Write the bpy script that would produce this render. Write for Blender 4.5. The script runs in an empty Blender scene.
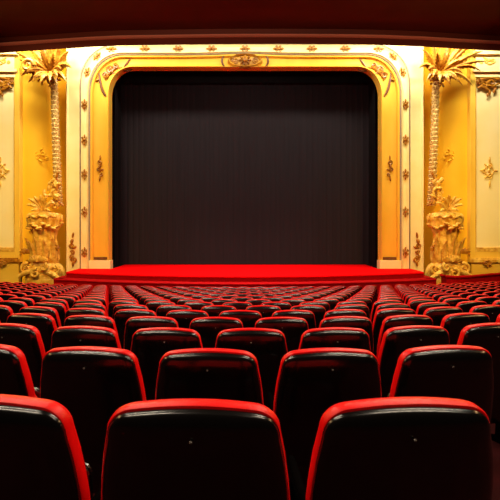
import bpy, bmesh, math, random
from mathutils import Vector, Matrix, noise

R = math.radians
S = bpy.context.scene
COL = S.collection
random.seed(4)

# ------------------------------------------------------------------ camera facts
F = 440.0            # focal length in pixels (500 px frame)
CX, HZ = 245.0, 225.0
CAMZ = 1.25
YW = 19.3            # distance of the proscenium wall
PX = YW / F          # metres per photo pixel on that wall


def wx(px): return (px - CX) * PX
def wz(py): return CAMZ - (py - HZ) * PX


# ------------------------------------------------------------------ materials
def new_mat(name):
    m = bpy.data.materials.new(name)
    m.use_nodes = True
    nt = m.node_tree
    return m, nt, nt.nodes['Principled BSDF']


def mat(name, c1, c2=None, rough=0.5, spec=0.5, scale=3.0, bump=0.0, bscale=30.0, metal=0.0, coat=0.0, stretch=(1, 1, 1), detail=4):
    m, nt, p = new_mat(name)
    p.inputs['Roughness'].default_value = rough
    p.inputs['Specular IOR Level'].default_value = spec
    p.inputs['Metallic'].default_value = metal
    p.inputs['Coat Weight'].default_value = coat
    p.inputs['Coat Roughness'].default_value = 0.08
    tc = nt.nodes.new('ShaderNodeTexCoord')
    mp = nt.nodes.new('ShaderNodeMapping')
    mp.inputs['Scale'].default_value = stretch
    nt.links.new(tc.outputs['Object'], mp.inputs['Vector'])
    n = nt.nodes.new('ShaderNodeTexNoise')
    n.inputs['Scale'].default_value = scale
    n.inputs['Detail'].default_value = detail
    nt.links.new(mp.outputs['Vector'], n.inputs['Vector'])
    r = nt.nodes.new('ShaderNodeValToRGB')
    r.color_ramp.elements[0].position = 0.3
    r.color_ramp.elements[1].position = 0.7
    r.color_ramp.elements[0].color = (*c1, 1)
    r.color_ramp.elements[1].color = (*(c2 or c1), 1)
    nt.links.new(n.outputs['Fac'], r.inputs['Fac'])
    nt.links.new(r.outputs['Color'], p.inputs['Base Color'])
    if bump > 0:
        b = nt.nodes.new('ShaderNodeBump')
        b.inputs['Strength'].default_value = bump
        b.inputs['Distance'].default_value = 0.02
        n2 = nt.nodes.new('ShaderNodeTexNoise')
        n2.inputs['Scale'].default_value = bscale
        nt.links.new(mp.outputs['Vector'], n2.inputs['Vector'])
        nt.links.new(n2.outputs['Fac'], b.inputs['Height'])
        nt.links.new(b.outputs['Normal'], p.inputs['Normal'])
    return m


M = {
    'wall':    mat('golden_wall_paint', (.86, .50, .045), (.92, .58, .075), .5, .12, .8),
    'niche': mat('deep_gold_niche_paint', (.83, .44, .016), (.88, .50, .022), .5, .12, .8),
    'cream': mat('cream_gold_paint', (.94, .72, .27), (.97, .78, .34), .45, .12, 1.5),
    'panel':   mat('amber_panel_paint', (.80, .40, .028), (.87, .48, .05), .45, .12, 1.2, stretch=(1, 1, .3)),
    'pale': mat('pale_cream_panel', (.94, .74, .28), (.96, .79, .36), .5, .1, 1.0),
    'relief':  mat('gilded_stucco', (.56, .22, .006), (.95, .63, .11), .32, .3, 6.0, .25, 25),  # mottled dark and light gold imitates shadow in the carving
    'frond': mat('shadowed_gilding', (.30, .09, .004), (.78, .42, .04), .35, .3, 5.0),  # darker gold, the palm crown's shade put into the colour
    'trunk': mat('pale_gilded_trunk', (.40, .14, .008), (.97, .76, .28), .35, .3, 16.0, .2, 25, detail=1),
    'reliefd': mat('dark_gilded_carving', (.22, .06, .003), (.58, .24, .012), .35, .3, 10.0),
    'bead':    mat('grey_bead_line', (.30, .22, .14), (.38, .29, .18), .4, .4, 4),
    'brown':   mat('brown_carved_line', (.13, .04, .008), (.19, .06, .012), .45, .4, 6),
    'curtain': mat('charcoal_stage_cloth', (.0175, .0135, .0145), (.0215, .0165, .0175), .9, .05, 2.0, stretch=(6, 1, .15)),
    'black':   mat('black_masking_cloth', (.004, .0035, .0035), (.006, .005, .005), .9, .1, 2.0),
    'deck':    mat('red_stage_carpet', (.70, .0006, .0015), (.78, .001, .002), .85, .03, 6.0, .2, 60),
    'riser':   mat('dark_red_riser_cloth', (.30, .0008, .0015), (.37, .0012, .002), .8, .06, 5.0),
    'wood': mat('dark_mahogany', (.085, .012, .005), (.13, .020, .008), .5, .12, 1.2, stretch=(.3, 1, 4)),
    'woodl': mat('mahogany_moulding', (.55, .19, .12), (.64, .24, .16), .35, .4, 1.2, stretch=(.3, 1, 4)),
    'shell': mat('black_lacquer_shell', (.0022, .0018, .0018), (.0032, .0024, .0024), .2, .65, 20.0, coat=.25),
    'iron': mat('black_iron', (.0015, .0012, .0012), (.002, .0017, .0017), .8, 0.0, 20.0),
    'carving': mat('brown_gilded_carving', (.16, .045, .004), (.50, .20, .015), .35, .3, 9.0),
    'red': mat('red_velvet', (.74, .002, .003), (.84, .004, .004), .33, .26, 14.0, .10, 160),
    'stud':    mat('dull_metal_stud', (.12, .10, .09), (.2, .17, .15), .35, .5, 40.0, metal=.7),
    'floor':   mat('dark_red_floor_carpet', (.020, .0015, .002), (.035, .002, .003), .9, .1, 4.0),
}


# ------------------------------------------------------------------ mesh helpers
def link(name, bm, m, parent=None, smooth=True, recalc=True):
    if recalc:
        bmesh.ops.recalc_face_normals(bm, faces=bm.faces[:])
    me = bpy.data.meshes.new(name)
    bm.to_mesh(me)
    bm.free()
    me.materials.append(m)
    if smooth:
        me.polygons.foreach_set('use_smooth', [True] * len(me.polygons))
        try:
            me.set_sharp_from_angle(angle=R(42))
        except Exception:
            pass
    o = bpy.data.objects.new(name, me)
    COL.objects.link(o)
    if parent is not None:
        o.parent = parent
    return o


def empty(name, loc=(0, 0, 0), rz=0):
    o = bpy.data.objects.new(name, None)
    o.empty_display_size = .1
    COL.objects.link(o)
    o.location = loc
    o.rotation_euler = (0, 0, rz)
    return o


def tag(o, label=None, cat=None, group=None, kind=None):
    if label: o['label'] = label
    if cat: o['category'] = cat
    if group: o['group'] = group
    if kind: o['kind'] = kind
    return o


def box(bm, x0, x1, y0, y1, z0, z1):
    v = [bm.verts.new((x, y, z)) for x in (x0, x1) for y in (y0, y1) for z in (z0, z1)]
    for f in ((0, 1, 3, 2), (4, 6, 7, 5), (0, 4, 5, 1), (2, 3, 7, 6), (0, 2, 6, 4), (1, 5, 7, 3)):
        bm.faces.new([v[i] for i in f])


def loft(bm, loops, closed=True, cap0=False, cap1=False):
    rows = [[bm.verts.new(p) for p in lp] for lp in loops]
    n = len(rows[0])
    for a, b in zip(rows[:-1], rows[1:]):
        for i in range(n if closed else n - 1):
            j = (i + 1) % n
            bm.faces.new((a[i], a[j], b[j], b[i]))
    if cap0: bm.faces.new(rows[0][::-1])
    if cap1: bm.faces.new(rows[-1])
    return rows


def tube(bm, pts, rad, n=8):
    """round tube along a list of points; rad is a number or a function of t in 0..1"""
    pts = [Vector(p) for p in pts]
    loops = []
    up = Vector((0, 1, 0.01)).normalized()
    for i, p in enumerate(pts):
        d = (pts[min(i + 1, len(pts) - 1)] - pts[max(i - 1, 0)])
        d = d.normalized() if d.length > 1e-9 else Vector((0, 0, 1))
        a = d.cross(up)
        if a.length < 1e-4: a = d.cross(Vector((1, 0, 0)))
        a.normalize()
        b = d.cross(a).normalized()
        t = i / max(1, len(pts) - 1)
        r = rad(t) if callable(rad) else rad
        loops.append([p + (a * math.cos(2 * math.pi * k / n) + b * math.sin(2 * math.pi * k / n)) * r for k in range(n)])
    loft(bm, loops, True, True, True)


def blob(bm, c, r, rot=0.0, seg=10, ring=7):
    """ellipsoid; r = (along, depth, across); rot turns it in the wall plane"""
    ca, sa = math.cos(rot), math.sin(rot)
    loops = []
    for i in range(1, ring):
        th = math.pi * i / ring
        lp = []
        for k in range(seg):
            ph = 2 * math.pi * k / seg
            u = math.cos(th) * r[0]
            a = math.sin(th) * math.cos(ph) * r[2]
            d = math.sin(th) * math.sin(ph) * r[1]
            lp.append((c[0] + u * ca - a * sa, c[1] + d, c[2] + u * sa + a * ca))
        loops.append(lp)
    loft(bm, loops, True, True, True)


def bez(p0, p1, p2, n):
    p0, p1, p2 = Vector(p0), Vector(p1), Vector(p2)
    return [(1 - t) ** 2 * p0 + 2 * t * (1 - t) * p1 + t * t * p2 for t in [i / (n - 1) for i in range(n)]]


def spiral(cx, cz, y, r0, r1, a0, turns, n=26):
    out = []
    for i in range(n):
        t = i / (n - 1)
        a = a0 + turns * 2 * math.pi * t
        r = r0 + (r1 - r0) * t
        out.append((cx + r * math.cos(a), y, cz + r * math.sin(a)))
    return out


def blade(bm, pts, w, teeth=9, side=None, cup=.25):
    """a carved leaf: a ridge along pts with scalloped edges on both sides"""
    pts = [Vector(p) for p in pts]
    n = len(pts)
    mid, lft, rgt = [], [], []
    for i, p in enumerate(pts):
        t = i / (n - 1)
        d = (pts[min(i + 1, n - 1)] - pts[max(i - 1, 0)]).normalized()
        s = d.cross(Vector((0, -1, 0)))
        if s.length < .15: s = Vector((1, 0, 0))
        s.normalize()
        prof = math.sin(math.pi * min(1, (t * .93 + .07)) ** .75)
        sc = 1.0 if i % 2 == 0 else .62
        ww = w * prof * sc + .004
        back = d * (-.35 * ww if i % 2 else .25 * ww)
        dep = Vector((0, cup * ww, 0))
        mid.append(bm.verts.new(p + Vector((0, -.10 * w, 0))))
        lft.append(bm.verts.new(p + s * ww + dep + back))
        rgt.append(bm.verts.new(p - s * ww + dep + back))
    for i in range(n - 1):
        bm.faces.new((mid[i], mid[i + 1], lft[i + 1], lft[i]))
        bm.faces.new((mid[i + 1], mid[i], rgt[i], rgt[i + 1]))


# ------------------------------------------------------------------ camera
cam_d = bpy.data.cameras.new('camera')
cam_d.sensor_width = 36
cam_d.sensor_fit = 'HORIZONTAL'
cam_d.lens = 36 * F / 500
cam_d.shift_x = (250 - CX) / 500
cam_d.shift_y = -(250 - HZ) / 500
cam_d.clip_start = .05
cam_d.clip_end = 200
cam = bpy.data.objects.new('camera', cam_d)
COL.objects.link(cam)
cam.location = (0, 0, CAMZ)
cam.rotation_euler = (R(90), 0, 0)
S.camera = cam


# ------------------------------------------------------------------ raked floor
def floor_z(t):
    t = min(t, 16.4)
    return -.125 * t + .0011 * max(0, t - 6) ** 2


ROW0, ROWD, NROW = 1.125, .873, 17


def row_r(t): return 7 + 1.5 * (t - ROW0) / ROWD if t > ROW0 else 7.0


def shift(x, t):
    r = max(row_r(t), 13.5) if abs(x) > 6 else row_r(t)
    r = max(r, abs(x) * 1.25)
    return r - math.sqrt(r * r - x * x)


bm = bmesh.new()
xs = [-12 + i * .5 for i in range(49)]
ts = [-2.5 + j * .45 for j in range(53)]
rows = []
for t in ts:
    rows.append([bm.verts.new((x, t + (shift(x, t) if t > .5 else 0) * (1 if t < 15 else max(0, (21 - t) / 6)), floor_z(t))) for x in xs])
for a, b in zip(rows[:-1], rows[1:]):
    for i in range(len(xs) - 1):
        bm.faces.new((a[i], a[i + 1], b[i + 1], b[i]))
tag(link('floor', bm, M['floor']), 'dark raked auditorium floor under the seats', kind='structure')


# ------------------------------------------------------------------ theatre seats
AB = R(10)           # recline of the back


def back_pt(u, s, w):
    """u across, s down the back from its top edge, w from the rear plane towards the stage"""
    return (u, s * math.sin(AB) + w * math.cos(AB), .933 - s * math.cos(AB) + w * math.sin(AB) * .2)


def outline(hw, r, crown, length, flare, inset=0.0, top=0.0, n=9):
    hw -= inset
    pts = []
    L = length
    for i in range(6):
        t = i / 6
        s = L + (top + inset + r + crown - L) * t
        pts.append((-hw - flare * min(1, s / .27), s))
    for i in range(n):
        a = math.pi / 2 * i / (n - 1)
        u = -hw + r - r * math.cos(a) ** .9
        s = r - r * math.sin(a) ** .9
        pts.append((u - flare * .18 * (1 - i / (n - 1)), s + top + inset + crown * (u / hw) ** 2))
    for i in range(1, 10):
        u = (-hw + r) + 2 * (hw - r) * i / 10
        pts.append((u, top + inset + crown * (u / hw) ** 2))
    return pts + [(-u, s) for u, s in pts[:6 + n][::-1]]


def solid(bm, layers):
    """layers: list of (outline, w)"""
    loops = [[back_pt(u, s, w if not callable(w) else w(u, s)) for u, s in o] for o, w in layers]
    loft(bm, loops, True, True, True)


def build_seat():
    root = empty('theatre_seat')
    # red upholstered front of the back: shows as the band over the shell
    bm = bmesh.new()
    o = lambda i: outline(.222, .060, .020, .50, .034, i, .004)
    solid(bm, [(o(.012), 0), (o(.003), .002), (o(0), .008), (o(0), .034), (o(.004), .050), (o(.014), .061), (o(.034), .066)])
    link('back_cushion', bm, M['red'], root)
    # black lacquered rear shell, swelling slightly towards the row behind
    bm = bmesh.new()
    q = lambda i: outline(.221, .060, .020, .535, .031, i, .0135)
    bulge = lambda k: (lambda u, s: -k - .016 * (1 - (u / .24) ** 2) * math.sin(math.pi * min(1, s / .55)))
    solid(bm, [(q(.0), .004), (q(.001), -.003), (q(.004), -.009), (q(.010), -.016), (q(.018), -.021), (q(.030), bulge(.0245)), (q(.06), bulge(.028)), (q(.11), bulge(.032))])
    shell = link('rear_shell', bm, M['shell'], root)
    # little stud below the top edge
    bm = bmesh.new()
    c = back_pt(0, .085, -.045)
    blob(bm, c, (.0045, .005, .0045), 0, 8, 6)
    link('stud', bm, M['stud'], shell)
    # lower kick panel below the shell's seam
    bm = bmesh.new()
    lp = []
    for s, w, ins in ((.537, -.010, .006), (.545, -.016, 0), (.75, -.016, .004), (.76, -.008, .012)):
        lp.append([back_pt(u, s, w) for u in (-.236 + ins, -.12, 0, .12, .236 - ins)])
    lp2 = [[(x, y + .03, z) for x, y, z in l] for l in lp]
    loft(bm, [a + b[::-1] for a, b in zip(lp, lp2)], True, True, True)
    link('kick_panel', bm, M['shell'], root)
    # folded-up seat: red cushion on a black pan
    bm = bmesh.new()
    def seat_loop(hw, y0, y1, z0, z1, k=.02):
        return None
    def cush(bm, hw, d, off, zb, zt, tilt):
        loops = []
        for ins, w in ((.03, 0), (.008, .006), (0, .02), (0, d - .02), (.008, d - .006), (.03, d)):
            lp = []
            for k in range(24):
                a = 2 * math.pi * k / 24
                ca, sa = math.cos(a), math.sin(a)
                e = .35
                u = (hw - ins) * math.copysign(abs(ca) ** e, ca)
                z = (zt - zb) / 2 * (1 - ins / .2) * math.copysign(abs(sa) ** e, sa)
                zz = (zb + zt) / 2 + z
                lp.append((u, off + w + (zz - zb) * tilt, zz))
            loops.append(lp)
        loft(bm, loops, True, True, True)
    cush(bm, .17, .08, .16, .40, .62, .10)
    link('seat_cushion', bm, M['red'], root)
    bm = bmesh.new()
    cush(bm, .18, .03, .243, .39, .63, .10)
    link('seat_pan', bm, M['shell'], root)
    # side frames with slanted feet following the rake, armrest on each
    for sx in (-1, 1):
        bm = bmesh.new()
        x0, x1 = sx * .236, sx * .253
        prof = [(.02, 0), (.40, 0), (.40, .03), (.29, .05), (.27, .30), (.36, .55), (.36, .585), (.10, .585), (.09, .30), (.12, .05), (.02, .03)]
        A = [bm.verts.new((x0, y, z - .125 * y)) for y, z in prof]
        B = [bm.verts.new((x1, y, z - .125 * y)) for y, z in prof]
        bm.faces.new(A); bm.faces.new(B[::-1])
        for i in range(len(prof)):
            j = (i + 1) % len(prof)
            bm.faces.new((A[i], B[i], B[j], A[j]))
        fr = link('side_frame', bm, M['iron'], root)
        bm = bmesh.new()
        loops = []
        for y, k in ((.06, .6), (.07, .95), (.12, 1), (.34, 1), (.41, .95), (.425, .6)):
            loops.append([(sx * .240 + math.cos(2 * math.pi * i / 10) * .0145 * k, y, .572 + math.sin(2 * math.pi * i / 10) * .016 * k) for i in range(10)])
        loft(bm, loops, True, True, True)
        link('armrest', bm, M['iron'], fr)
    return root


def children(o): return [c for c in bpy.data.objects if c.parent == o]


proto = build_seat()
KIDS = [(c, children(c)) for c in children(proto)]
used = [False]


def place_seat(x, y, z, rz):
    if not used[0]:
        used[0] = True
        r = proto
    else:
        r = proto.copy(); COL.objects.link(r)
        for c, gs in KIDS:
            k = c.copy(); COL.objects.link(k); k.parent = r
            for g in gs:
                h = g.copy(); COL.objects.link(h); h.parent = k
    r.location = (x, y, z)
    r.rotation_euler = (0, 0, rz)
    return r


ORD = ['', 'first', 'second', 'third', 'fourth', 'fifth', 'sixth', 'seventh', 'eighth', 'ninth', 'tenth', 'eleventh', 'twelfth',
       'thirteenth', 'fourteenth', 'fifteenth', 'sixteenth', 'seventeenth', 'eighteenth', 'nineteenth', 'twentieth', 'twenty-first', 'twenty-second']
FR = {1: -.24, 2: -.30, 3: .07, 4: .56, 5: -.09, 6: .41, 7: -.2}
PITCH = .562
for k in range(1, NROW + 1):
    t = ROW0 + ROWD * (k - 1)
    fr = FR.get(k, .40 if k % 2 == 0 else -.10)
    seats = []
    for i in range(-24, 25):
        s = (fr + i) * PITCH
        r = row_r(t)
        if abs(s) / r > 1.2: continue
        x = s
        for _ in range(3):
            x = s * (1 - (s / max(r, 9)) ** 2 / 6)
        y = t + shift(x, t)
        e = .02
        sl = (shift(x + e, t) - shift(x - e, t)) / (2 * e)
        px = CX + F * x / y
        hp = F * .25 / y
        if px + hp < 0 or px - hp > 500: continue
        seats.append((px, x, y, sl))
    seats.sort()
    n = len(seats)
    if k == 1: rn = 'nearest row'
    elif k == NROW: rn = 'row closest to the stage'
    elif k <= 9: rn = ORD[k] + ' row from the viewer'
    else: rn = ORD[NROW - k + 1] + ' row from the stage'
    for j, (px, x, y, sl) in enumerate(seats):
        o = place_seat(x, y, floor_z(t), math.atan(sl))
        lf, rt = j + 1, n - j
        if lf <= rt: pos = 'leftmost' if lf == 1 else ORD[lf] + ' from left'
        else: pos = 'rightmost' if rt == 1 else ORD[rt] + ' from right'
        tag(o, f'black-backed red theatre seat, {pos} in the {rn}', 'seat', f'theatre seats in the {rn}')


# ------------------------------------------------------------------ stage
ZS = CAMZ - 1.88
FLZ = floor_z(17)
stage = empty('stage', (0, 0, 0))
tag(stage, 'red carpeted stage with a bowed front and one lower step', 'stage')


def bowed(hw, y0, y1, n=41):
    return [(-hw + 2 * hw * i / (n - 1), y0 + (y1 - y0) * (abs(-1 + 2 * i / (n - 1))) ** 2) for i in range(n)]


fr_ = bowed(7.15, 16.2, 17.6)
bm = bmesh.new()
front = [bm.verts.new((x, y, ZS)) for x, y in fr_]
backv = [bm.verts.new((x, YW - .34, ZS)) for x, y in fr_]
lipv = [bm.verts.new((x, y - .03, ZS - .03)) for x, y in fr_]
lipb = [bm.verts.new((x, y - .02, ZS - .07)) for x, y in fr_]
for i in range(len(fr_) - 1):
    for a, b in ((front, backv), (lipv, front), (lipb, lipv)):
        bm.faces.new((a[i], a[i + 1], b[i + 1], b[i]))
# stage floor behind the arch, down to the curtain
hx = 5.72
v = [bm.verts.new(p) for p in ((-hx, YW - .34, ZS), (hx, YW - .34, ZS), (hx, 22.2, ZS), (-hx, 22.2, ZS))]
bm.faces.new(v)
link('deck', bm, M['deck'], stage)
bm = bmesh.new()
loft(bm, [[(x, y, ZS - .065) for x, y in fr_], [(x, y, FLZ) for x, y in fr_]], False)
for sx in (0, -1):
    x, y = fr_[sx]
    vv = [bm.verts.new(p) for p in ((x, y, ZS), (x, YW - .34, ZS), (x, YW - .34, FLZ), (x, y, FLZ))]
    bm.faces.new(vv)
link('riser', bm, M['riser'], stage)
st_ = bowed(7.5, 15.85, 17.25)
ZT = ZS - .22
bm = bmesh.new()
inner = bowed(7.14, 16.2, 17.6)
loft(bm, [[(x, y + .02, ZT) for x, y in inner], [(x, y, ZT) for x, y in st_], [(x, y - .035, ZT - .03) for x, y in st_],
          [(x, y - .03, ZT - .07) for x, y in st_], [(x, y, ZT - .08) for x, y in st_], [(x, y, FLZ) for x, y in st_]], False)
for sx in (0, -1):
    x, y = st_[sx]
    xi = inner[sx][0]
    vv = [bm.verts.new(p) for p in ((x, y, ZT), (x, YW - .34, ZT), (x, YW - .34, FLZ), (x, y, FLZ))]
    bm.faces.new(vv)
    vv = [bm.verts.new(p) for p in ((xi, y, ZT), (x, y, ZT), (x, YW - .34, ZT), (xi, YW - .34, ZT))]
    bm.faces.new(vv)
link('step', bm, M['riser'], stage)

# ------------------------------------------------------------------ curtain
cur = empty('stage_curtain', (0, 20.85, ZS))
tag(cur, 'closed charcoal stage curtain with fine vertical folds filling the arch', 'curtain')
bm = bmesh.new()
n = 420
x0, x1 = -6.3, 6.3
ztop = 9.2
lps = []
for z in (.015, .4, 2.5, 5, ztop):
    lp = []
    for i in range(n):
        u = i / (n - 1)
        x = x0 + (x1 - x0) * u
        a = .010 * math.sin(x * 21 + 1.3 * math.sin(x * 2.3)) + .005 * math.sin(x * 47 + z * .1) + .03 * noise.noise((x * 1.4, z * .12, 3))
        lp.append((x, a, z))
    lps.append(lp)
loft(bm, lps, False)
link('cloth', bm, M['curtain'], cur)
bm = bmesh.new()
box(bm, x0, x1, -.05, .05, ztop, ztop + .12)
link('rail', bm, M['iron'], cur)
# black masking between arch and curtain
msk = empty('stage_masking', (0, YW + .35, ZS))
tag(msk, 'black masking border and legs framing the curtain behind the arch', 'masking')
bm = bmesh.new()
zb = wz(74) - ZS
lps = []
for z in (zb, zb + .5, zb + 1.2):
    lps.append([(-6.7 + 13.4 * i / 160, .9 + .02 * math.sin(i * .9), z) for i in range(161)])
loft(bm, lps, False)
link('border', bm, M['black'], msk)
for sx in (-1, 1):
    bm = bmesh.new()
    xa = sx * 5.82
    lps = []
    for z in (.0, 5, zb + .9):
        lps.append([(xa + sx * .02 * math.sin(i * 1.1), i * .08, z) for i in range(14)])
    loft(bm, lps, False)
    link('masking_leg', bm, M['black'], msk)


# ------------------------------------------------------------------ proscenium wall (lofts between arches)
def arch(xl, xr, yt, rx, ry, yb=300, e=2.15, n=18, sides=8, tops=16, dip=0.0):
    """left foot -> over the top -> right foot, in photo pixels on the wall"""
    pts = []
    for i in range(sides):
        pts.append((xl, yb + (yt + ry - yb) * i / sides))
    for i in range(n):
        a = math.pi / 2 * i / (n - 1)
        pts.append((xl + rx - rx * max(0, math.cos(a)) ** (2 / e), yt + ry - ry * math.sin(a) ** (2 / e)))
    for i in range(1, tops):
        u = i / tops
        pts.append((xl + rx + (xr - xl - 2 * rx) * u, yt + dip * math.exp(-((u - .5) / .13) ** 2)))
    for p in pts[:sides + n][::-1]:
        pts.append((xl + xr - p[0], p[1]))
    return pts


def band(name, A, B, prof, m, parent, yb=None):
    """surface swept over two arches; prof = [(t from A to B, projection towards the house in metres)]"""
    bm = bmesh.new()
    lps = []
    for t, d in prof:
        lps.append([(wx(a[0] + (b[0] - a[0]) * t), YW - d, wz(a[1] + (b[1] - a[1]) * t)) for a, b in zip(A, B)])
    loft(bm, lps, False)
    return link(name, bm, m, parent)


arc = empty('proscenium_arch', (0, 0, 0))
tag(arc, 'gilded proscenium arch with rosettes and rounded top corners framing the curtain', 'arch')
YB = 280
A_out = arch(68, 422, 28, 6, 6, YB)
A1 = arch(81.5, 408.5, 45.5, 40, 42, YB)
A1b = arch(83, 407, 46.8, 39, 41, YB)
A2 = arch(90.5, 399.5, 56, 34, 40, YB, dip=-1.5)
A2b = arch(92, 398, 57.5, 33, 39, YB, dip=-1.5)
A3 = arch(109.6, 380.4, 68.2, 25, 29, YB)
A4 = arch(110.6, 379.4, 69.2, 24, 28, YB)
band('outer_pier_band', A_out, A1, [(0, -1.50), (0, .20), (.06, .24), (.12, .24), (.17, .20), (.85, .20), (.93, .24), (1, .24)], M['cream'], arc)
band('bead', A1, A1b, [(0, .20), (.15, .25), (.5, .27), (.85, .25), (1, .2)], M['bead'], arc)
band('rosette_band', A1b, A2, [(0, .22), (.08, .30), (.18, .27), (.3, .23), (.7, .23), (.82, .27), (.92, .30), (1, .22)], M['cream'], arc)
band('bead', A2, A2b, [(0, .20), (.15, .24), (.5, .26), (.85, .24), (1, .2)], M['bead'], arc)
band('amber_panel', A2b, A3, [(0, .22), (.10, .22), (.16, .12), (.24, .10), (.78, .10), (.84, .12), (.90, .15), (1, .2)], M['panel'], arc)
band('inner_lip', A3, A4, [(0, .22), (.2, .22), (.3, .27), (.6, .29), (.9, .25), (1, .1), (1, -.22)], M['wall'], arc)


def rosette(px, py, s, rot=0, m='reliefd', parent=arc, d=.27):
    bm = bmesh.new()
    cx, cz = wx(px), wz(py)
    y = YW - d
    s *= PX
    ux, uz = math.cos(rot), math.sin(rot)
    blob(bm, (cx, y - .02, cz), (s * .5, .05, s * .5), 0, 10, 6)
    for sg in (-1, 1):
        # a husk leaf each way along the band and a scroll each side
        blob(bm, (cx + ux * s * 1.15 * sg, y, cz + uz * s * 1.15 * sg), (s * .75, .035, s * .34), rot)
        for q in (-1, 1):
            c2 = (cx + ux * s * .55 * sg - uz * s * .62 * q, cz + uz * s * .55 * sg + ux * s * .62 * q)
            tube(bm, spiral(c2[0], c2[1], y - .01, s * .42, s * .08, rot + (math.pi if sg < 0 else 0), 1.3 * sg * q, 16), lambda t: s * .13 * (1 - .4 * t), 6)
    return link('rosette', bm, M[m], parent)


for py in (252, 212, 175, 141, 106):
    for px in (86.7, 403.3):
        rosette(px, py, 2.9, math.pi / 2)
for px, py, rr in ((89.6, 74, 1.2), (99, 58.5, .8)):
    rosette(px, py, 2.7, rr)
    rosette(490 - px, py, 2.7, math.pi - rr)
for i in range(-4, 5):
    rosette(245 + i * 33, 51, 2.9, 0)


def scrolls(name, curves, leaves, m, parent, d):
    """carved scrollwork: curves = [(points in px, radius px)], leaves = [(px, py, long, short, angle)]"""
    bm = bmesh.new()
    for pts, r in curves:
        tube(bm, [(wx(p[0]), YW - d, wz(p[1])) for p in pts], (lambda r: lambda t: r * PX * (.55 + .9 * math.sin(math.pi * t) ** .7))(r), 7)
    for px, py, a, b, rot in leaves:
        blob(bm, (wx(px), YW - d, wz(py)), (a * PX, .5 * b * PX + .02, b * PX), rot)
    return link(name, bm, M[m], parent)


def sp(cx, cy, r0, r1, a0, turns, n=18):
    return [(cx + (r0 + (r1 - r0) * i / (n - 1)) * math.cos(a0 + turns * 2 * math.pi * i / (n - 1)),
             cy - (r0 + (r1 - r0) * i / (n - 1)) * math.sin(a0 + turns * 2 * math.pi * i / (n - 1))) for i in range(n)]


def mir(curves, leaves):
    return ([([(490 - p[0], p[1]) for p in c], r) for c, r in curves], [(490 - a, b, c, d, math.pi - e) for a, b, c, d, e in leaves])


# corner scrolls of the amber panel
def b2(p0, p1, p2, n=14): return [(v.x, v.y) for v in [Vector((q.x, q.y)) for q in bez((*p0, 0), (*p1, 0), (*p2, 0), n)]]


cc = ([(sp(111, 71, 4.2, .7, 0, 1.4), 1.0), (sp(106.5, 76.5, 3.2, .6, 3, -1.4), .95), (sp(117, 67, 3.0, .6, 1.5, 1.3), .9),
       (b2((108, 77), (112, 73), (119, 67)), .9)],
      [(111, 70, 3.6, 1.5, .9), (116, 75, 3.0, 1.3, -.3), (107, 79, 2.6, 1.1, 1.3), (121, 69, 2.4, 1.0, .3), (113, 73, 1.8, 1.8, 0)])
cs = ([], [(96.5, 78.5, 3.2, 1.6, 1.0), (98, 81, 2.4, 1.2, .3)])
cl = ([(b2((100, 74), (101.5, 92), (107.5, 97.5)), .95), (b2((131, 60), (126, 66), (123.5, 71.5)), .8), (b2((123.5, 71.5), (128, 73), (133, 70.5)), .7)], [])
for f in (lambda a, b: (a, b), mir):
    scrolls('corner_scroll', *f(*cc), 'carving', arc, .13)
    scrolls('corner_leaf', *f(*cs), 'reliefd', arc, .13)
    scrolls('corner_line', *f(*cl), 'brown', arc, .12)

# side drops on the amber panel
sd = ([(sp(101, 163, 2.6, .5, 1.5, 1.3), .55), (sp(99.6, 170, 2.4, .5, -1.5, 1.3), .55), (sp(102, 175, 1.8, .4, 1.5, -1.2), .5)],
      [(101, 158, 2.4, .8, 1.5), (100.6, 167, 2.6, 1.2, 1.4), (100.5, 179, 2.8, .8, 1.5), (103, 170, 1.6, .7, .6)])
for f in (lambda a, b: (a, b), mir):
    scrolls('panel_drop', *f(*sd), 'carving', arc, .13)
# lower husk drops on the outer piers
ld = ([(sp(73.5, 246, 2.6, .5, 0, 1.4), .6), (sp(76, 259, 3.4, .6, 1.5, 1.5), .7), (sp(74.5, 252, 2.2, .5, 3, -1.3), .6)],
      [(75, 235, 3.0, 1.1, 1.4), (74, 241, 2.6, 1.6, 1.2), (76.5, 247, 2.4, 1.2, .5), (75, 263, 3, 1.3, 1.5), (72.6, 256, 2.2, 1, 1.2)])
for f in (lambda a, b: (a, b), mir):
    scrolls('husk_drop', *f(*ld), 'reliefd', arc, .24)
# dark base line of the amber panel and plinth blocks
for xa, xb in ((95, 109.5), (380.5, 395)):
    bm = bmesh.new()
    box(bm, wx(xa), wx(xb), YW - .17, YW - .05, wz(259.3), wz(256.8))
    link('panel_foot', bm, M['brown'], arc)
    bm = bmesh.new()
    a, b = (91, 112.3) if xa < 245 else (377.7, 399)
    box(bm, wx(a), wx(b), YW - .30, YW + .1, ZS - .1, wz(260))
    link('plinth', bm, M['cream'], arc)
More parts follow.
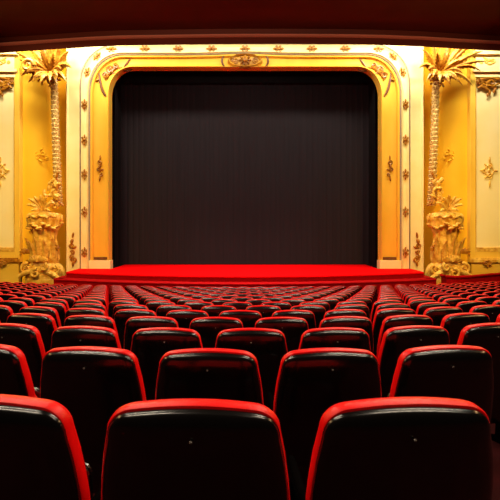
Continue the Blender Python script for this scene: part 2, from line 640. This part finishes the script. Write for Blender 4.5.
# oval cartouche at the crown of the arch
bm = bmesh.new()
ring = lambda rx, rz, d, n=40: [(wx(245) + rx * PX * math.cos(2 * math.pi * i / n), YW - d, wz(62.5) + rz * PX * math.sin(2 * math.pi * i / n)) for i in range(n)]
loft(bm, [ring(17.5, 7.2, .10), ring(17, 6.8, .26), ring(16, 6.2, .32), ring(14.8, 5.4, .28), ring(14, 5, .20), ring(8, 3, .24), ring(1, .5, .26)], True, False, True)
car = link('cartouche', bm, M['frond'], arc)
bm = bmesh.new()
blob(bm, (wx(245), YW - .30, wz(62.5)), (3.0 * PX, .12, 3.0 * PX))
for i in range(8):
    a = 2 * math.pi * i / 8
    blob(bm, (wx(245) + 4.6 * PX * math.cos(a), YW - .28, wz(62.5) + 3.5 * PX * math.sin(a)), (1.9 * PX, .07, 1.1 * PX), a)
for sx in (-1, 1):
    tube(bm, [(wx(245 + sx * p[0]), YW - .28, wz(62.5 - p[1])) for p in sp(10.6, 0, 3.4, .8, 1.5, 1.3)], .9 * PX * .6, 7)
link('flower', bm, M['carving'], car)
cl2 = ([(b2((224, 58), (220, 63), (225, 68.5)), .8), (b2((266, 58), (270, 63), (265, 68.5)), .8)], [])
scrolls('cartouche_bracket', *cl2, 'brown', arc, .2)

# ------------------------------------------------------------------ walls beside and above the arch
Z0 = FLZ - .05


def wall_col(bm, pts, z0, z1, n=2):
    loft(bm, [[(wx(p), YW - d, z0 + (z1 - z0) * i / (n - 1)) for p, d in pts] for i in range(n)], False)


ZTOP = wz(20)
flip = lambda pts, s: pts if s < 0 else [(490 - p, d) for p, d in pts]
for s, nm in ((-1, 'left'), (1, 'right')):
    bm = bmesh.new()
    npts = [(22, .0)]
    for i in range(19):
        u = i / 18
        npts.append((24 + 43 * u, -.02 - .55 * math.sin(math.pi * .5 * u) ** 2 - .95 * max(0, (u - .5) / .5) ** 1.3))
    npts.append((67.6, -1.54))
    wall_col(bm, flip(npts, s), Z0, ZTOP)
    tag(link('wall_' + nm, bm, M['niche']), f'golden curved wall bay on the {nm} of the arch behind the palm', kind='structure')
bm = bmesh.new()
box(bm, wx(66), wx(424), YW + 1.58, YW + 1.75, wz(40), ZTOP)
tag(link('wall_front', bm, M['cream']), 'cream wall above the arch', kind='structure')


def side_panel(s):
    nm = 'left' if s < 0 else 'right'
    g = (lambda p: p) if s < 0 else (lambda p: 490 - p)
    root = empty('wall_panelling', (0, 0, 0))
    tag(root, f'gold framed wall panelling with carved ornament at the {nm} edge of the photo', 'wall panelling')

    def bx(bm, pa, pb, d0, d1, ya, yb):
        xa, xb = sorted((wx(g(pa)), wx(g(pb))))
        box(bm, xa, xb, YW - d1, YW - d0, wz(ya), wz(yb))
    # stile next to the niche: stepped moulding from the panel out
    bm = bmesh.new()
    pts = [(14.5, .02), (15, .10), (16, .13), (16.8, .10), (17.2, .16), (20.2, .16), (20.8, .2), (22, .2), (22.6, .1), (22.8, -.2)]
    wall_col(bm, [(g(p), d) for p, d in pts], wz(262), ZTOP)
    link('stile', bm, M['wall'], root)
    # pale field
    bm = bmesh.new()
    bx(bm, -60, 14.6, -.2, .03, 250, -10)
    link('field', bm, M['pale'], root)
    # inner moulding at the field foot
    bm = bmesh.new()
    bx(bm, -60, 16.5, 0, .13, 251.5, 249); bx(bm, -60, 14.8, 0, .09, 248.6, 247.4)
    link('foot_moulding', bm, M['relief'], root)
    # dado below, shelf moulding
    bm = bmesh.new()
    bx(bm, -60, 20, -.1, .12, 330, 251.5)
    link('dado', bm, M['wall'], root)
    bm = bmesh.new()
    bx(bm, -60, 22, .1, .22, 262, 259); bx(bm, -60, 21, .1, .17, 259, 257.6)
    link('dado_rail', bm, M['reliefd' if s < 0 else 'relief'], root)
    # entablature at the top
    bm = bmesh.new()
    bx(bm, -60, 19.5, 0, .24, 73.5, 70.5); bx(bm, -60, 18, 0, .14, 78, 73.5); bx(bm, -60, 16.5, 0, .20, 70.5, 46); bx(bm, -60, 20.5, 0, .34, 57, 54.5)
    link('entablature', bm, M['cream'], root)
    fx = (lambda c: ([([(g(p[0]), p[1]) for p in q], r) for q, r in c[0]], [(g(a), b, cc_, d, (e if s < 0 else math.pi - e)) for a, b, cc_, d, e in c[1]]))
    # hanging carved capital below the entablature
    c = ([(sp(8, 86, 4.2, .8, 0, 1.5), .9), (sp(0, 84, 4.6, .8, 3, 1.5), .9), (sp(12.4, 83, 2.6, .5, 1, -1.4), .7), (b2((14, 80), (4, 92), (-8, 84)), .9), (b2((12, 82), (2, 76), (-10, 82)), .8)],
         [(5, 90, 3.6, 1.6, .5), (12, 88, 2.6, 1.2, -.6), (2, 93, 3.0, 1.3, 1.4), (9, 80, 2.8, 1.2, .2), (-3, 91, 2.8, 1.4, 2.2), (-6, 80, 3, 1.4, 0), (4, 96, 2.2, 1.0, 1.5), (4, 84, 2, 2, 0)])
    scrolls('carved_capital', *fx(c), 'reliefd', root, .13)
    # lozenge ornament in the middle of the field
    c = ([(sp(1, 166, 3.0, .6, 1.5, 1.3), .6), (sp(1, 176, 3.0, .6, -1.5, -1.3), .6), (b2((-3, 171), (1, 160), (6, 170)), .6), (b2((-3, 171), (1, 182), (6, 172)), .6), (sp(6.5, 171, 2.3, .5, 3, 1.2), .55)],
         [(1, 160, 3.2, 1.0, 1.57), (1, 184, 3.6, 1.0, 1.57), (8.6, 170.5, 2.2, .8, 0), (1.5, 171, 2.4, 1.5, 1.57), (-5, 171, 2.2, .8, 0), (5, 165, 1.8, .8, .8), (5, 177, 1.8, .8, -.8)])
    scrolls('field_ornament', *fx(c), 'relief', root, .05)
    # drop on the dado rail and rosette above the cornice
    c = ([(sp(3, 263, 2.2, .5, 0, 1.4), .55), (sp(7, 263, 2.2, .5, 3.1, -1.4), .55)], [(5, 264.5, 2.6, .9, 1.57), (5, 260.6, 2.2, 1.2, 0)])
    scrolls('rail_ornament', *fx(c), 'reliefd', root, .24)
    c = ([(sp(0, 63, 2.6, .5, 1, 1.4), .55), (sp(6, 63, 2.6, .5, 2, -1.4), .55), (sp(11, 64, 1.8, .4, 2, -1.4), .45)], [(3, 62, 1.6, 1.6, 0), (3, 66, 2.6, .9, 0), (8, 60, 2.2, .8, .5)])
    scrolls('frieze_ornament', *fx(c), 'relief', root, .21)


side_panel(-1)
side_panel(1)


# faint gilded spray on the curved wall, one each side of the arch
for s, nm in ((-1, 'left'), (1, 'right')):
    g = (lambda p: p) if s < 0 else (lambda p: 490 - p)
    c = ([(b2((31, 158), (38, 151), (46, 156)), .5), (sp(36, 157, 2.4, .5, 0, 1.2), .5), (sp(42, 153.5, 2.4, .5, 3, -1.2), .5)],
         [(33, 160, 2.6, .9, .6), (39, 160, 2.4, .9, -.4), (45, 158, 2.4, .8, .4), (40, 149, 2.0, .8, .9), (35, 152, 2.2, .8, 1.2)])
    q = ([([(g(p[0]), p[1]) for p in a], r) for a, r in c[0]], [(g(a), b, c_, d, (e if s < 0 else math.pi - e)) for a, b, c_, d, e in c[1]])
    o = scrolls('wall_spray', *q, 'niche', None, -.12)
    tag(o, f'faint gilded leaf spray on the {nm} curved wall beside the palm trunk', 'ornament')


# ------------------------------------------------------------------ palms on their pedestals
def palm(s):
    nm = 'left' if s < 0 else 'right'
    g = (lambda p: p) if s < 0 else (lambda p: 490 - p)
    sg = 1 if s < 0 else -1
    rnd = random.Random(3 if s < 0 else 8)
    D = .25                                                    # stands this far in front of the wall plane
    root = empty('carved_palm', (wx(g(52)), YW - D, FLZ))
    tag(root, f'gilded carved palm tree on an ornate pedestal, {nm} of the arch', 'palm')
    ox, oy, oz = root.location

    def P(px, py, d=0.0): return Vector((wx(g(px)) - ox, -d, wz(py) - oz))
    # --- trunk with overlapping scales
    bm = bmesh.new()
    path = bez(P(61, 206), P(58.5, 150), P(56.5, 80), 150)
    n = 22
    lps = []
    for i, p in enumerate(path):
        t = i / 149
        r0 = .185 - .035 * t
        lp = []
        for k in range(n):
            a = 2 * math.pi * k / n
            ph = (i / 5.0) % 1.0
            rowi = int(i / 5.0)
            w = abs(math.sin(3.5 * a + (rowi % 2) * math.pi / 2))
            r = r0 * (.82 + .40 * ph * (.25 + .75 * w))
            lp.append(p + Vector((math.cos(a) * r, math.sin(a) * r, 0)))
        lps.append(lp)
    loft(bm, lps, True, True, True)
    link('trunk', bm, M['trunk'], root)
    # --- crown
    if s < 0:
        fr = [(-29, -14, 4, .16), (-26, 2, 13, .22), (-19, 9, 12, .17), (-20, -25, 8, .18), (-9, -34, 4, .17), (3, -36, 2, .17), (13, -31, 4, .17),
              (20, -21, 7, .18), (23, -5, 12, .16), (18, 9, 11, .14), (-6, 9, 5, .14), (9, 11, 6, .13), (-33, -22, 4, .15)]
    else:
        fr = [(-40, -22, 6, .16), (-38, -3, 13, .15), (-31, 12, 15, .15), (-24, -31, 4, .17), (-12, -38, 2, .17), (-1, -38, 1, .18), (10, -33, 4, .18),
              (18, -24, 6, .17), (21, -6, 12, .17), (15, 8, 11, .14), (-20, 11, 10, .14), (-9, 11, 5, .14), (-44, -12, 8, .14), (-32, -30, 5, .15)]
    for i, (dx, dy, lift, w) in enumerate(fr):
        c = P(56.5, 80, .08)
        e = P(56.5 + dx, 80 + dy, .45 + .2 * rnd.random())
        m_ = P(56.5 + dx * .55, 80 + dy * .55 - lift, .55 + .25 * rnd.random())
        bm = bmesh.new()
        pts = bez(c, m_, e, 23)
        blade(bm, pts, w * (1.35 if s < 0 else 1.0), cup=.45)
        tube(bm, [p + Vector((0, -.02, 0)) for p in pts], lambda t: .035 * (1 - .8 * t), 6)
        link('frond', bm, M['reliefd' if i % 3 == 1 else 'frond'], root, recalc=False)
    # shorter leaves drooping in front of the crown
    for dx, dy in ((-17, 4), (-12, 12), (-4, 14), (5, 13), (12, 8), (16, 1), (-15, -9), (-4, -17), (8, -15)):
        c = P(56.5, 78, .35)
        e = P(56.5 + dx, 78 + dy, .75 + .2 * rnd.random())
        m_ = P(56.5 + dx * .7, 78 + dy * .4 - 6, .85)
        bm = bmesh.new()
        pts = bez(c, m_, e, 15)
        blade(bm, pts, .15, cup=.5)
        tube(bm, [p + Vector((0, -.02, 0)) for p in pts], lambda t: .03 * (1 - .8 * t), 6)
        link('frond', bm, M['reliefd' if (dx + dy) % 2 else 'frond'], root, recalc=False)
    # date clusters under the crown
    for dx, dy in ((-9, 1), (7, 3), (0, 6)):
        bm = bmesh.new()
        for j in range(16):
            q = P(56.5 + dx + rnd.gauss(0, 1.8), 80 + dy + rnd.gauss(0, 2.4), .30 + rnd.random() * .12)
            blob(bm, q, (.06, .05, .05), rnd.random() * 3, 7, 5)
        link('fruit_cluster', bm, M['reliefd'], root)
    if s < 0:
        # big volute on the outer side
        bm = bmesh.new()
        tube(bm, [P(p[0], p[1], .78) for p in sp(39.5, 74, 6.2, 1.4, 0, 1.35, 34)], lambda t: .10 * (1 - .45 * t), 8)
        link('volute', bm, M['frond'], root)

    # --- pedestal
    def lathe(name, cx, prof, lobes, amp, m, dscale=.62, n=72, d0=.1, nz=1):
        bm = bmesh.new()
        lps = []
        for py, hw in prof:
            lp = []
            for k in range(n):
                a = 2 * math.pi * k / n
                r = hw * PX * (1 + amp * math.cos(lobes * a))
                p = P(cx, py, d0)
                lp.append(p + Vector((math.cos(a) * r, math.sin(a) * r * dscale, 0)))
            lps.append(lp)
        loft(bm, lps, True, True, True)
        return link(name, bm, m, root)
    C = 48.5
    lathe('plinth', C, [(311, 18.5), (281, 18.5), (279, 19), (277, 18.5), (275, 17)], 4, .0, M['relief'])
    lathe('base', C, [(277, 17.5), (273, 19), (269, 18.5), (265, 16.5), (262, 13)], 12, .05, M['relief'])
    lathe('shaft', C, [(263, 12), (259, 13.5), (254, 14), (247, 12.5), (240, 11), (234, 11), (230, 12.5), (228, 13)], 14, .07, M['relief'])
    lathe('capital', C, [(229, 12), (227, 15), (225, 16.6), (222.5, 16.2), (221, 17.2), (218, 17.6), (215.5, 16.8), (213.5, 15), (212.5, 9), (211, 4)], 18, .03, M['relief'])
    # leaf swags on the capital
    for n_, x_, y_, wv, sz, dp in ((9, 15.5, 226, 2.5, (3.4, .07, 1.4), .55), (11, 16, 217, 1.0, (1.7, .06, 1.5), .52)):
        bm = bmesh.new()
        ps = []
        for k in range(n_):
            u = -1 + 2 * k / (n_ - 1)
            p = P(C + x_ * u, y_ + wv * math.sin(k * 2.1), .1 + dp * math.sqrt(max(0, 1 - u * u)))
            ps.append(p)
            blob(bm, p, (sz[0] * PX, sz[1], sz[2] * PX), .3 * math.sin(k * 3.3), 9, 6)
        tube(bm, ps, .045, 7)
        link('capital_swag', bm, M['relief'], root)
    # acanthus leaves standing round the shaft
    for k, u in enumerate((-.95, -.55, -.1, .4, .85)):
        bm = bmesh.new()
        dd = .12 + .50 * math.sqrt(1 - u * u)
        blade(bm, bez(P(C + 11 * u, 259, dd), P(C + 12 * u, 246, dd + .02), P(C + 16 * u, 236 + 3 * (k % 2), dd + .3), 15), .17, cup=.5)
        link('acanthus_leaf', bm, M['relief'], root, recalc=False)
    # shaft's side leaves (dark) reaching out
    for a in ((-12, 252, -21, 247, -20, 256), (11, 250, 16, 242, 16, 252)):
        bm = bmesh.new()
        blade(bm, bez(P(C + a[0], a[1], .3), P(C + a[2], a[3], .45), P(C + a[4], a[5], .4), 13), .15)
        link('side_leaf', bm, M['reliefd'], root, recalc=False)
    # scrolled shell foot
    bm = bmesh.new()
    for cx_, cy_, r_, tr in ((C - 14, 267, 5.5, 1.4), (C + 13, 268, 5, -1.4), (C - 3, 271, 4.4, 1.2), (C + 5, 265, 3.6, -1.3)):
        tube(bm, [P(p[0], p[1], .50 + .2 * (abs(cx_ - C) < 8)) for p in sp(cx_, cy_, r_, 1, 1.2, tr, 26)], lambda t: .075 * (1 - .4 * t), 8)
    tube(bm, [P(p[0], p[1], .55) for p in b2((C - 20, 274), (C, 262), (C + 18, 276), 20)], lambda t: .08 + .05 * math.sin(math.pi * t), 8)
    link('foot_scroll', bm, M['relief'], root)
    # shell bowl in front of the shaft
    bm = bmesh.new()
    for k in range(9):
        a = math.pi * (.08 + .84 * k / 8)
        tube(bm, [P(C - 1 + q * 9 * math.cos(a), 260 - q * 5.5 * math.sin(a), .62 + .12 * math.sin(a) - .1 * q) for q in (0, .25, .5, .75, 1)], lambda t: .03 + .055 * t, 7)
    link('shell', bm, M['relief'], root)
    # agave spiking out of the capital
    for dx, dy in ((-14, -5), (-13, -11), (-7, -13), (0, -15), (6, -12), (13, -7), (-10, 1), (9, 1)):
        bm = bmesh.new()
        c = P(50, 211, .42)
        blade(bm, bez(c, P(50 + dx * .6, 211 + dy * .8 - 3, .7), P(50 + dx, 211 + dy, .62), 11), .11, cup=.35)
        link('agave_leaf', bm, M['relief'], root, recalc=False)
    # ivy climbing the foot of the trunk
    bm = bmesh.new()
    for j in range(34):
        t = rnd.random()
        q = P(min(65, 58 + rnd.gauss(0, 4.2) * (1 - .35 * t)), 208 - 27 * t, .18 + .16 * rnd.random())
        blob(bm, q, (.14, .05, .075), rnd.random() * 6.28, 8, 5)
    link('ivy', bm, M['relief'], root)
    bm = bmesh.new()
    tube(bm, [P(p[0], p[1], .25) for p in b2((50, 206), (70, 198), (57, 180), 20)], .05, 7)
    tube(bm, [P(p[0], p[1], .25) for p in b2((68, 206), (52, 195), (63, 174), 20)], .05, 7)
    link('vine', bm, M['reliefd'], root)


palm(-1)
palm(1)

# ------------------------------------------------------------------ low red barrier on the right
bar = empty('orchestra_barrier', (0, 0, 0))
tag(bar, 'low dark red upholstered barrier right of the stage below the palm', 'barrier')
bpts = [(8.0, 17.95), (8.0, 17.5), (8.25, 17.25), (8.7, 17.35), (9.4, 17.75), (10.2, 18.2), (11.2, 18.6)]
bm = bmesh.new()
loft(bm, [[(x, y, FLZ) for x, y in bpts], [(x, y, -.80) for x, y in bpts]], False)
link('barrier_panel', bm, M['riser'], bar)
bm = bmesh.new()
tube(bm, [(x, y, -.80) for i, (x, y) in enumerate(bpts)], .06, 10)
link('padded_rail', bm, M['riser'], bar)

# ------------------------------------------------------------------ dark balcony edge across the top
bal = empty('balcony_overhang', (0, 0, 0))
tag(bal, 'dark mahogany balcony edge crossing the top above the arch', 'balcony')
YBAL = 9.0
kb = YBAL / F
prof_x = [-40, 0, 30, 60, 90, 120, 160, 200, 245, 290, 340, 380, 420, 450, 475, 500, 540]
bot_y = [56, 53, 51, 49, 47, 45.6, 45, 44.4, 44, 44, 44.3, 45, 46.5, 48.4, 49.8, 51, 53]


def bal_loop(k, d, off=0):
    out = []
    for x, y in zip(prof_x, bot_y):
        py = y - 13.5 * k
        out.append(((x - CX) * kb, YBAL - d, CAMZ - (py - HZ) * kb + off))
    return out


bm = bmesh.new()
loft(bm, [bal_loop(0, -.6, .42), bal_loop(0, 0), bal_loop(.30, .03), bal_loop(.42, .05)], False)
link('lower_fascia', bm, M['wood'], bal)
bm = bmesh.new()
loft(bm, [bal_loop(.42, .05), bal_loop(.45, .12), bal_loop(.53, .14), bal_loop(.60, .10), bal_loop(.62, .06)], False)
link('moulding', bm, M['woodl'], bal)
bm = bmesh.new()
loft(bm, [bal_loop(.62, .06), bal_loop(.8, .07), bal_loop(1, .08), bal_loop(1.0, .30), bal_loop(1.0, 1.2, .05), bal_loop(1.0, 5.0, .5), bal_loop(1, 11.5, 1.2)], False)
link('soffit', bm, M['wood'], bal)
bm = bmesh.new()
loft(bm, [bal_loop(0, -.6, .42), bal_loop(0, -.6, 2.5)], False)
link('balcony_front', bm, M['wood'], bal)
for sx in (-1, 1):
    bm = bmesh.new()
    px_ = sx * 5.95
    lps = []
    for z, r in ((floor_z(9.4) - .02, .22), (floor_z(9.4) + .25, .22), (floor_z(9.4) + .32, .15), (4.5, .13), (4.7, .2), (5.0, .22)):
        lps.append([(px_ + r * math.cos(i * math.pi / 10), 9.35 + r * math.sin(i * math.pi / 10), z) for i in range(20)])
    loft(bm, lps, True, True, True)
    link('post', bm, M['wood'], bal)


# ------------------------------------------------------------------ lights
def area(name, loc, target, size, power, col=(1, .85, .6), sy=None, spread=180):
    d = bpy.data.lights.new(name, 'AREA')
    d.energy = power
    d.color = col
    d.size = size
    if sy:
        d.shape = 'RECTANGLE'; d.size_y = sy
    d.spread = R(spread)
    o = bpy.data.objects.new(name, d)
    COL.objects.link(o)
    o.location = loc
    o.rotation_euler = (Vector(target) - Vector(loc)).to_track_quat('-Z', 'Y').to_euler()
    return o


# lamps high behind the balcony edge, washing the proscenium wall from above
for x in (-9.2, -6.2, 6.2, 9.2):
    area('wall_wash_lamp', (x, 17.2, 9.7), (x, 19.5, 3), 2.4, 330, (1, .94, .82), .4)
area('wall_wash_lamp', (0, 17.0, 9.8), (0, 19.3, 8), 9, 280, (1, .94, .82), .4)
area('lower_wall_fill', (-8, 9.8, 7.6), (-9.5, 19.3, 0), 1.0, 175, (1, .68, .22), None, 75)  # added unseen fill, brightens and warms the lower side walls
area('lower_wall_fill', (8, 9.8, 7.6), (9.5, 19.3, 0), 1.0, 175, (1, .68, .22), None, 75)  # same added fill for the right side
area('stage_lamp', (0, 14.5, 8.9), (0, 17.4, -.6), 7, 215, (1, .85, .75), .6, 50)
area('fascia_fill', (0, 5.2, 4.9), (0, 9, 5.0), 6, 45, (1, .8, .6), .3)  # added unseen light that lifts the dark balcony fascia
area('curtain_fill', (0, 9.9, 7.2), (0, 20.8, 6.5), 2, 60, (1, .88, .8), .4, 80)  # added unseen fill for the dim top of the curtain
# downlights under the balcony and over the seats
for y in (-.6, 1.6, 3.8, 6.0, 8.2):
    for x in (-2.6, 2.6):
        area('balcony_downlight', (x, y, 4.95), (x, y, 0), 2.6, 74, (1, .82, .6), .12)
for x in (-5.6, 5.6):
    area('side_glint_strip', (x, 4.5, 3.9), (0, 4.5, .6), 7.5, 110, (1, .55, .22), .5)  # added unseen strip, makes orange glints on the shell corners
for x in (-5, 0, 5):
    area('house_lamp', (x, 11.5, 8.2), (x, 11.5, -1), .8, 130, (1, .82, .6))

w = bpy.data.worlds.new('world')
S.world = w
w.use_nodes = True
w.node_tree.nodes['Background'].inputs['Color'].default_value = (.05, .03, .02, 1)
w.node_tree.nodes['Background'].inputs['Strength'].default_value = .15

S.view_settings.view_transform = 'Standard'
S.view_settings.look = 'None'
S.view_settings.exposure = 0
S.view_settings.gamma = 1
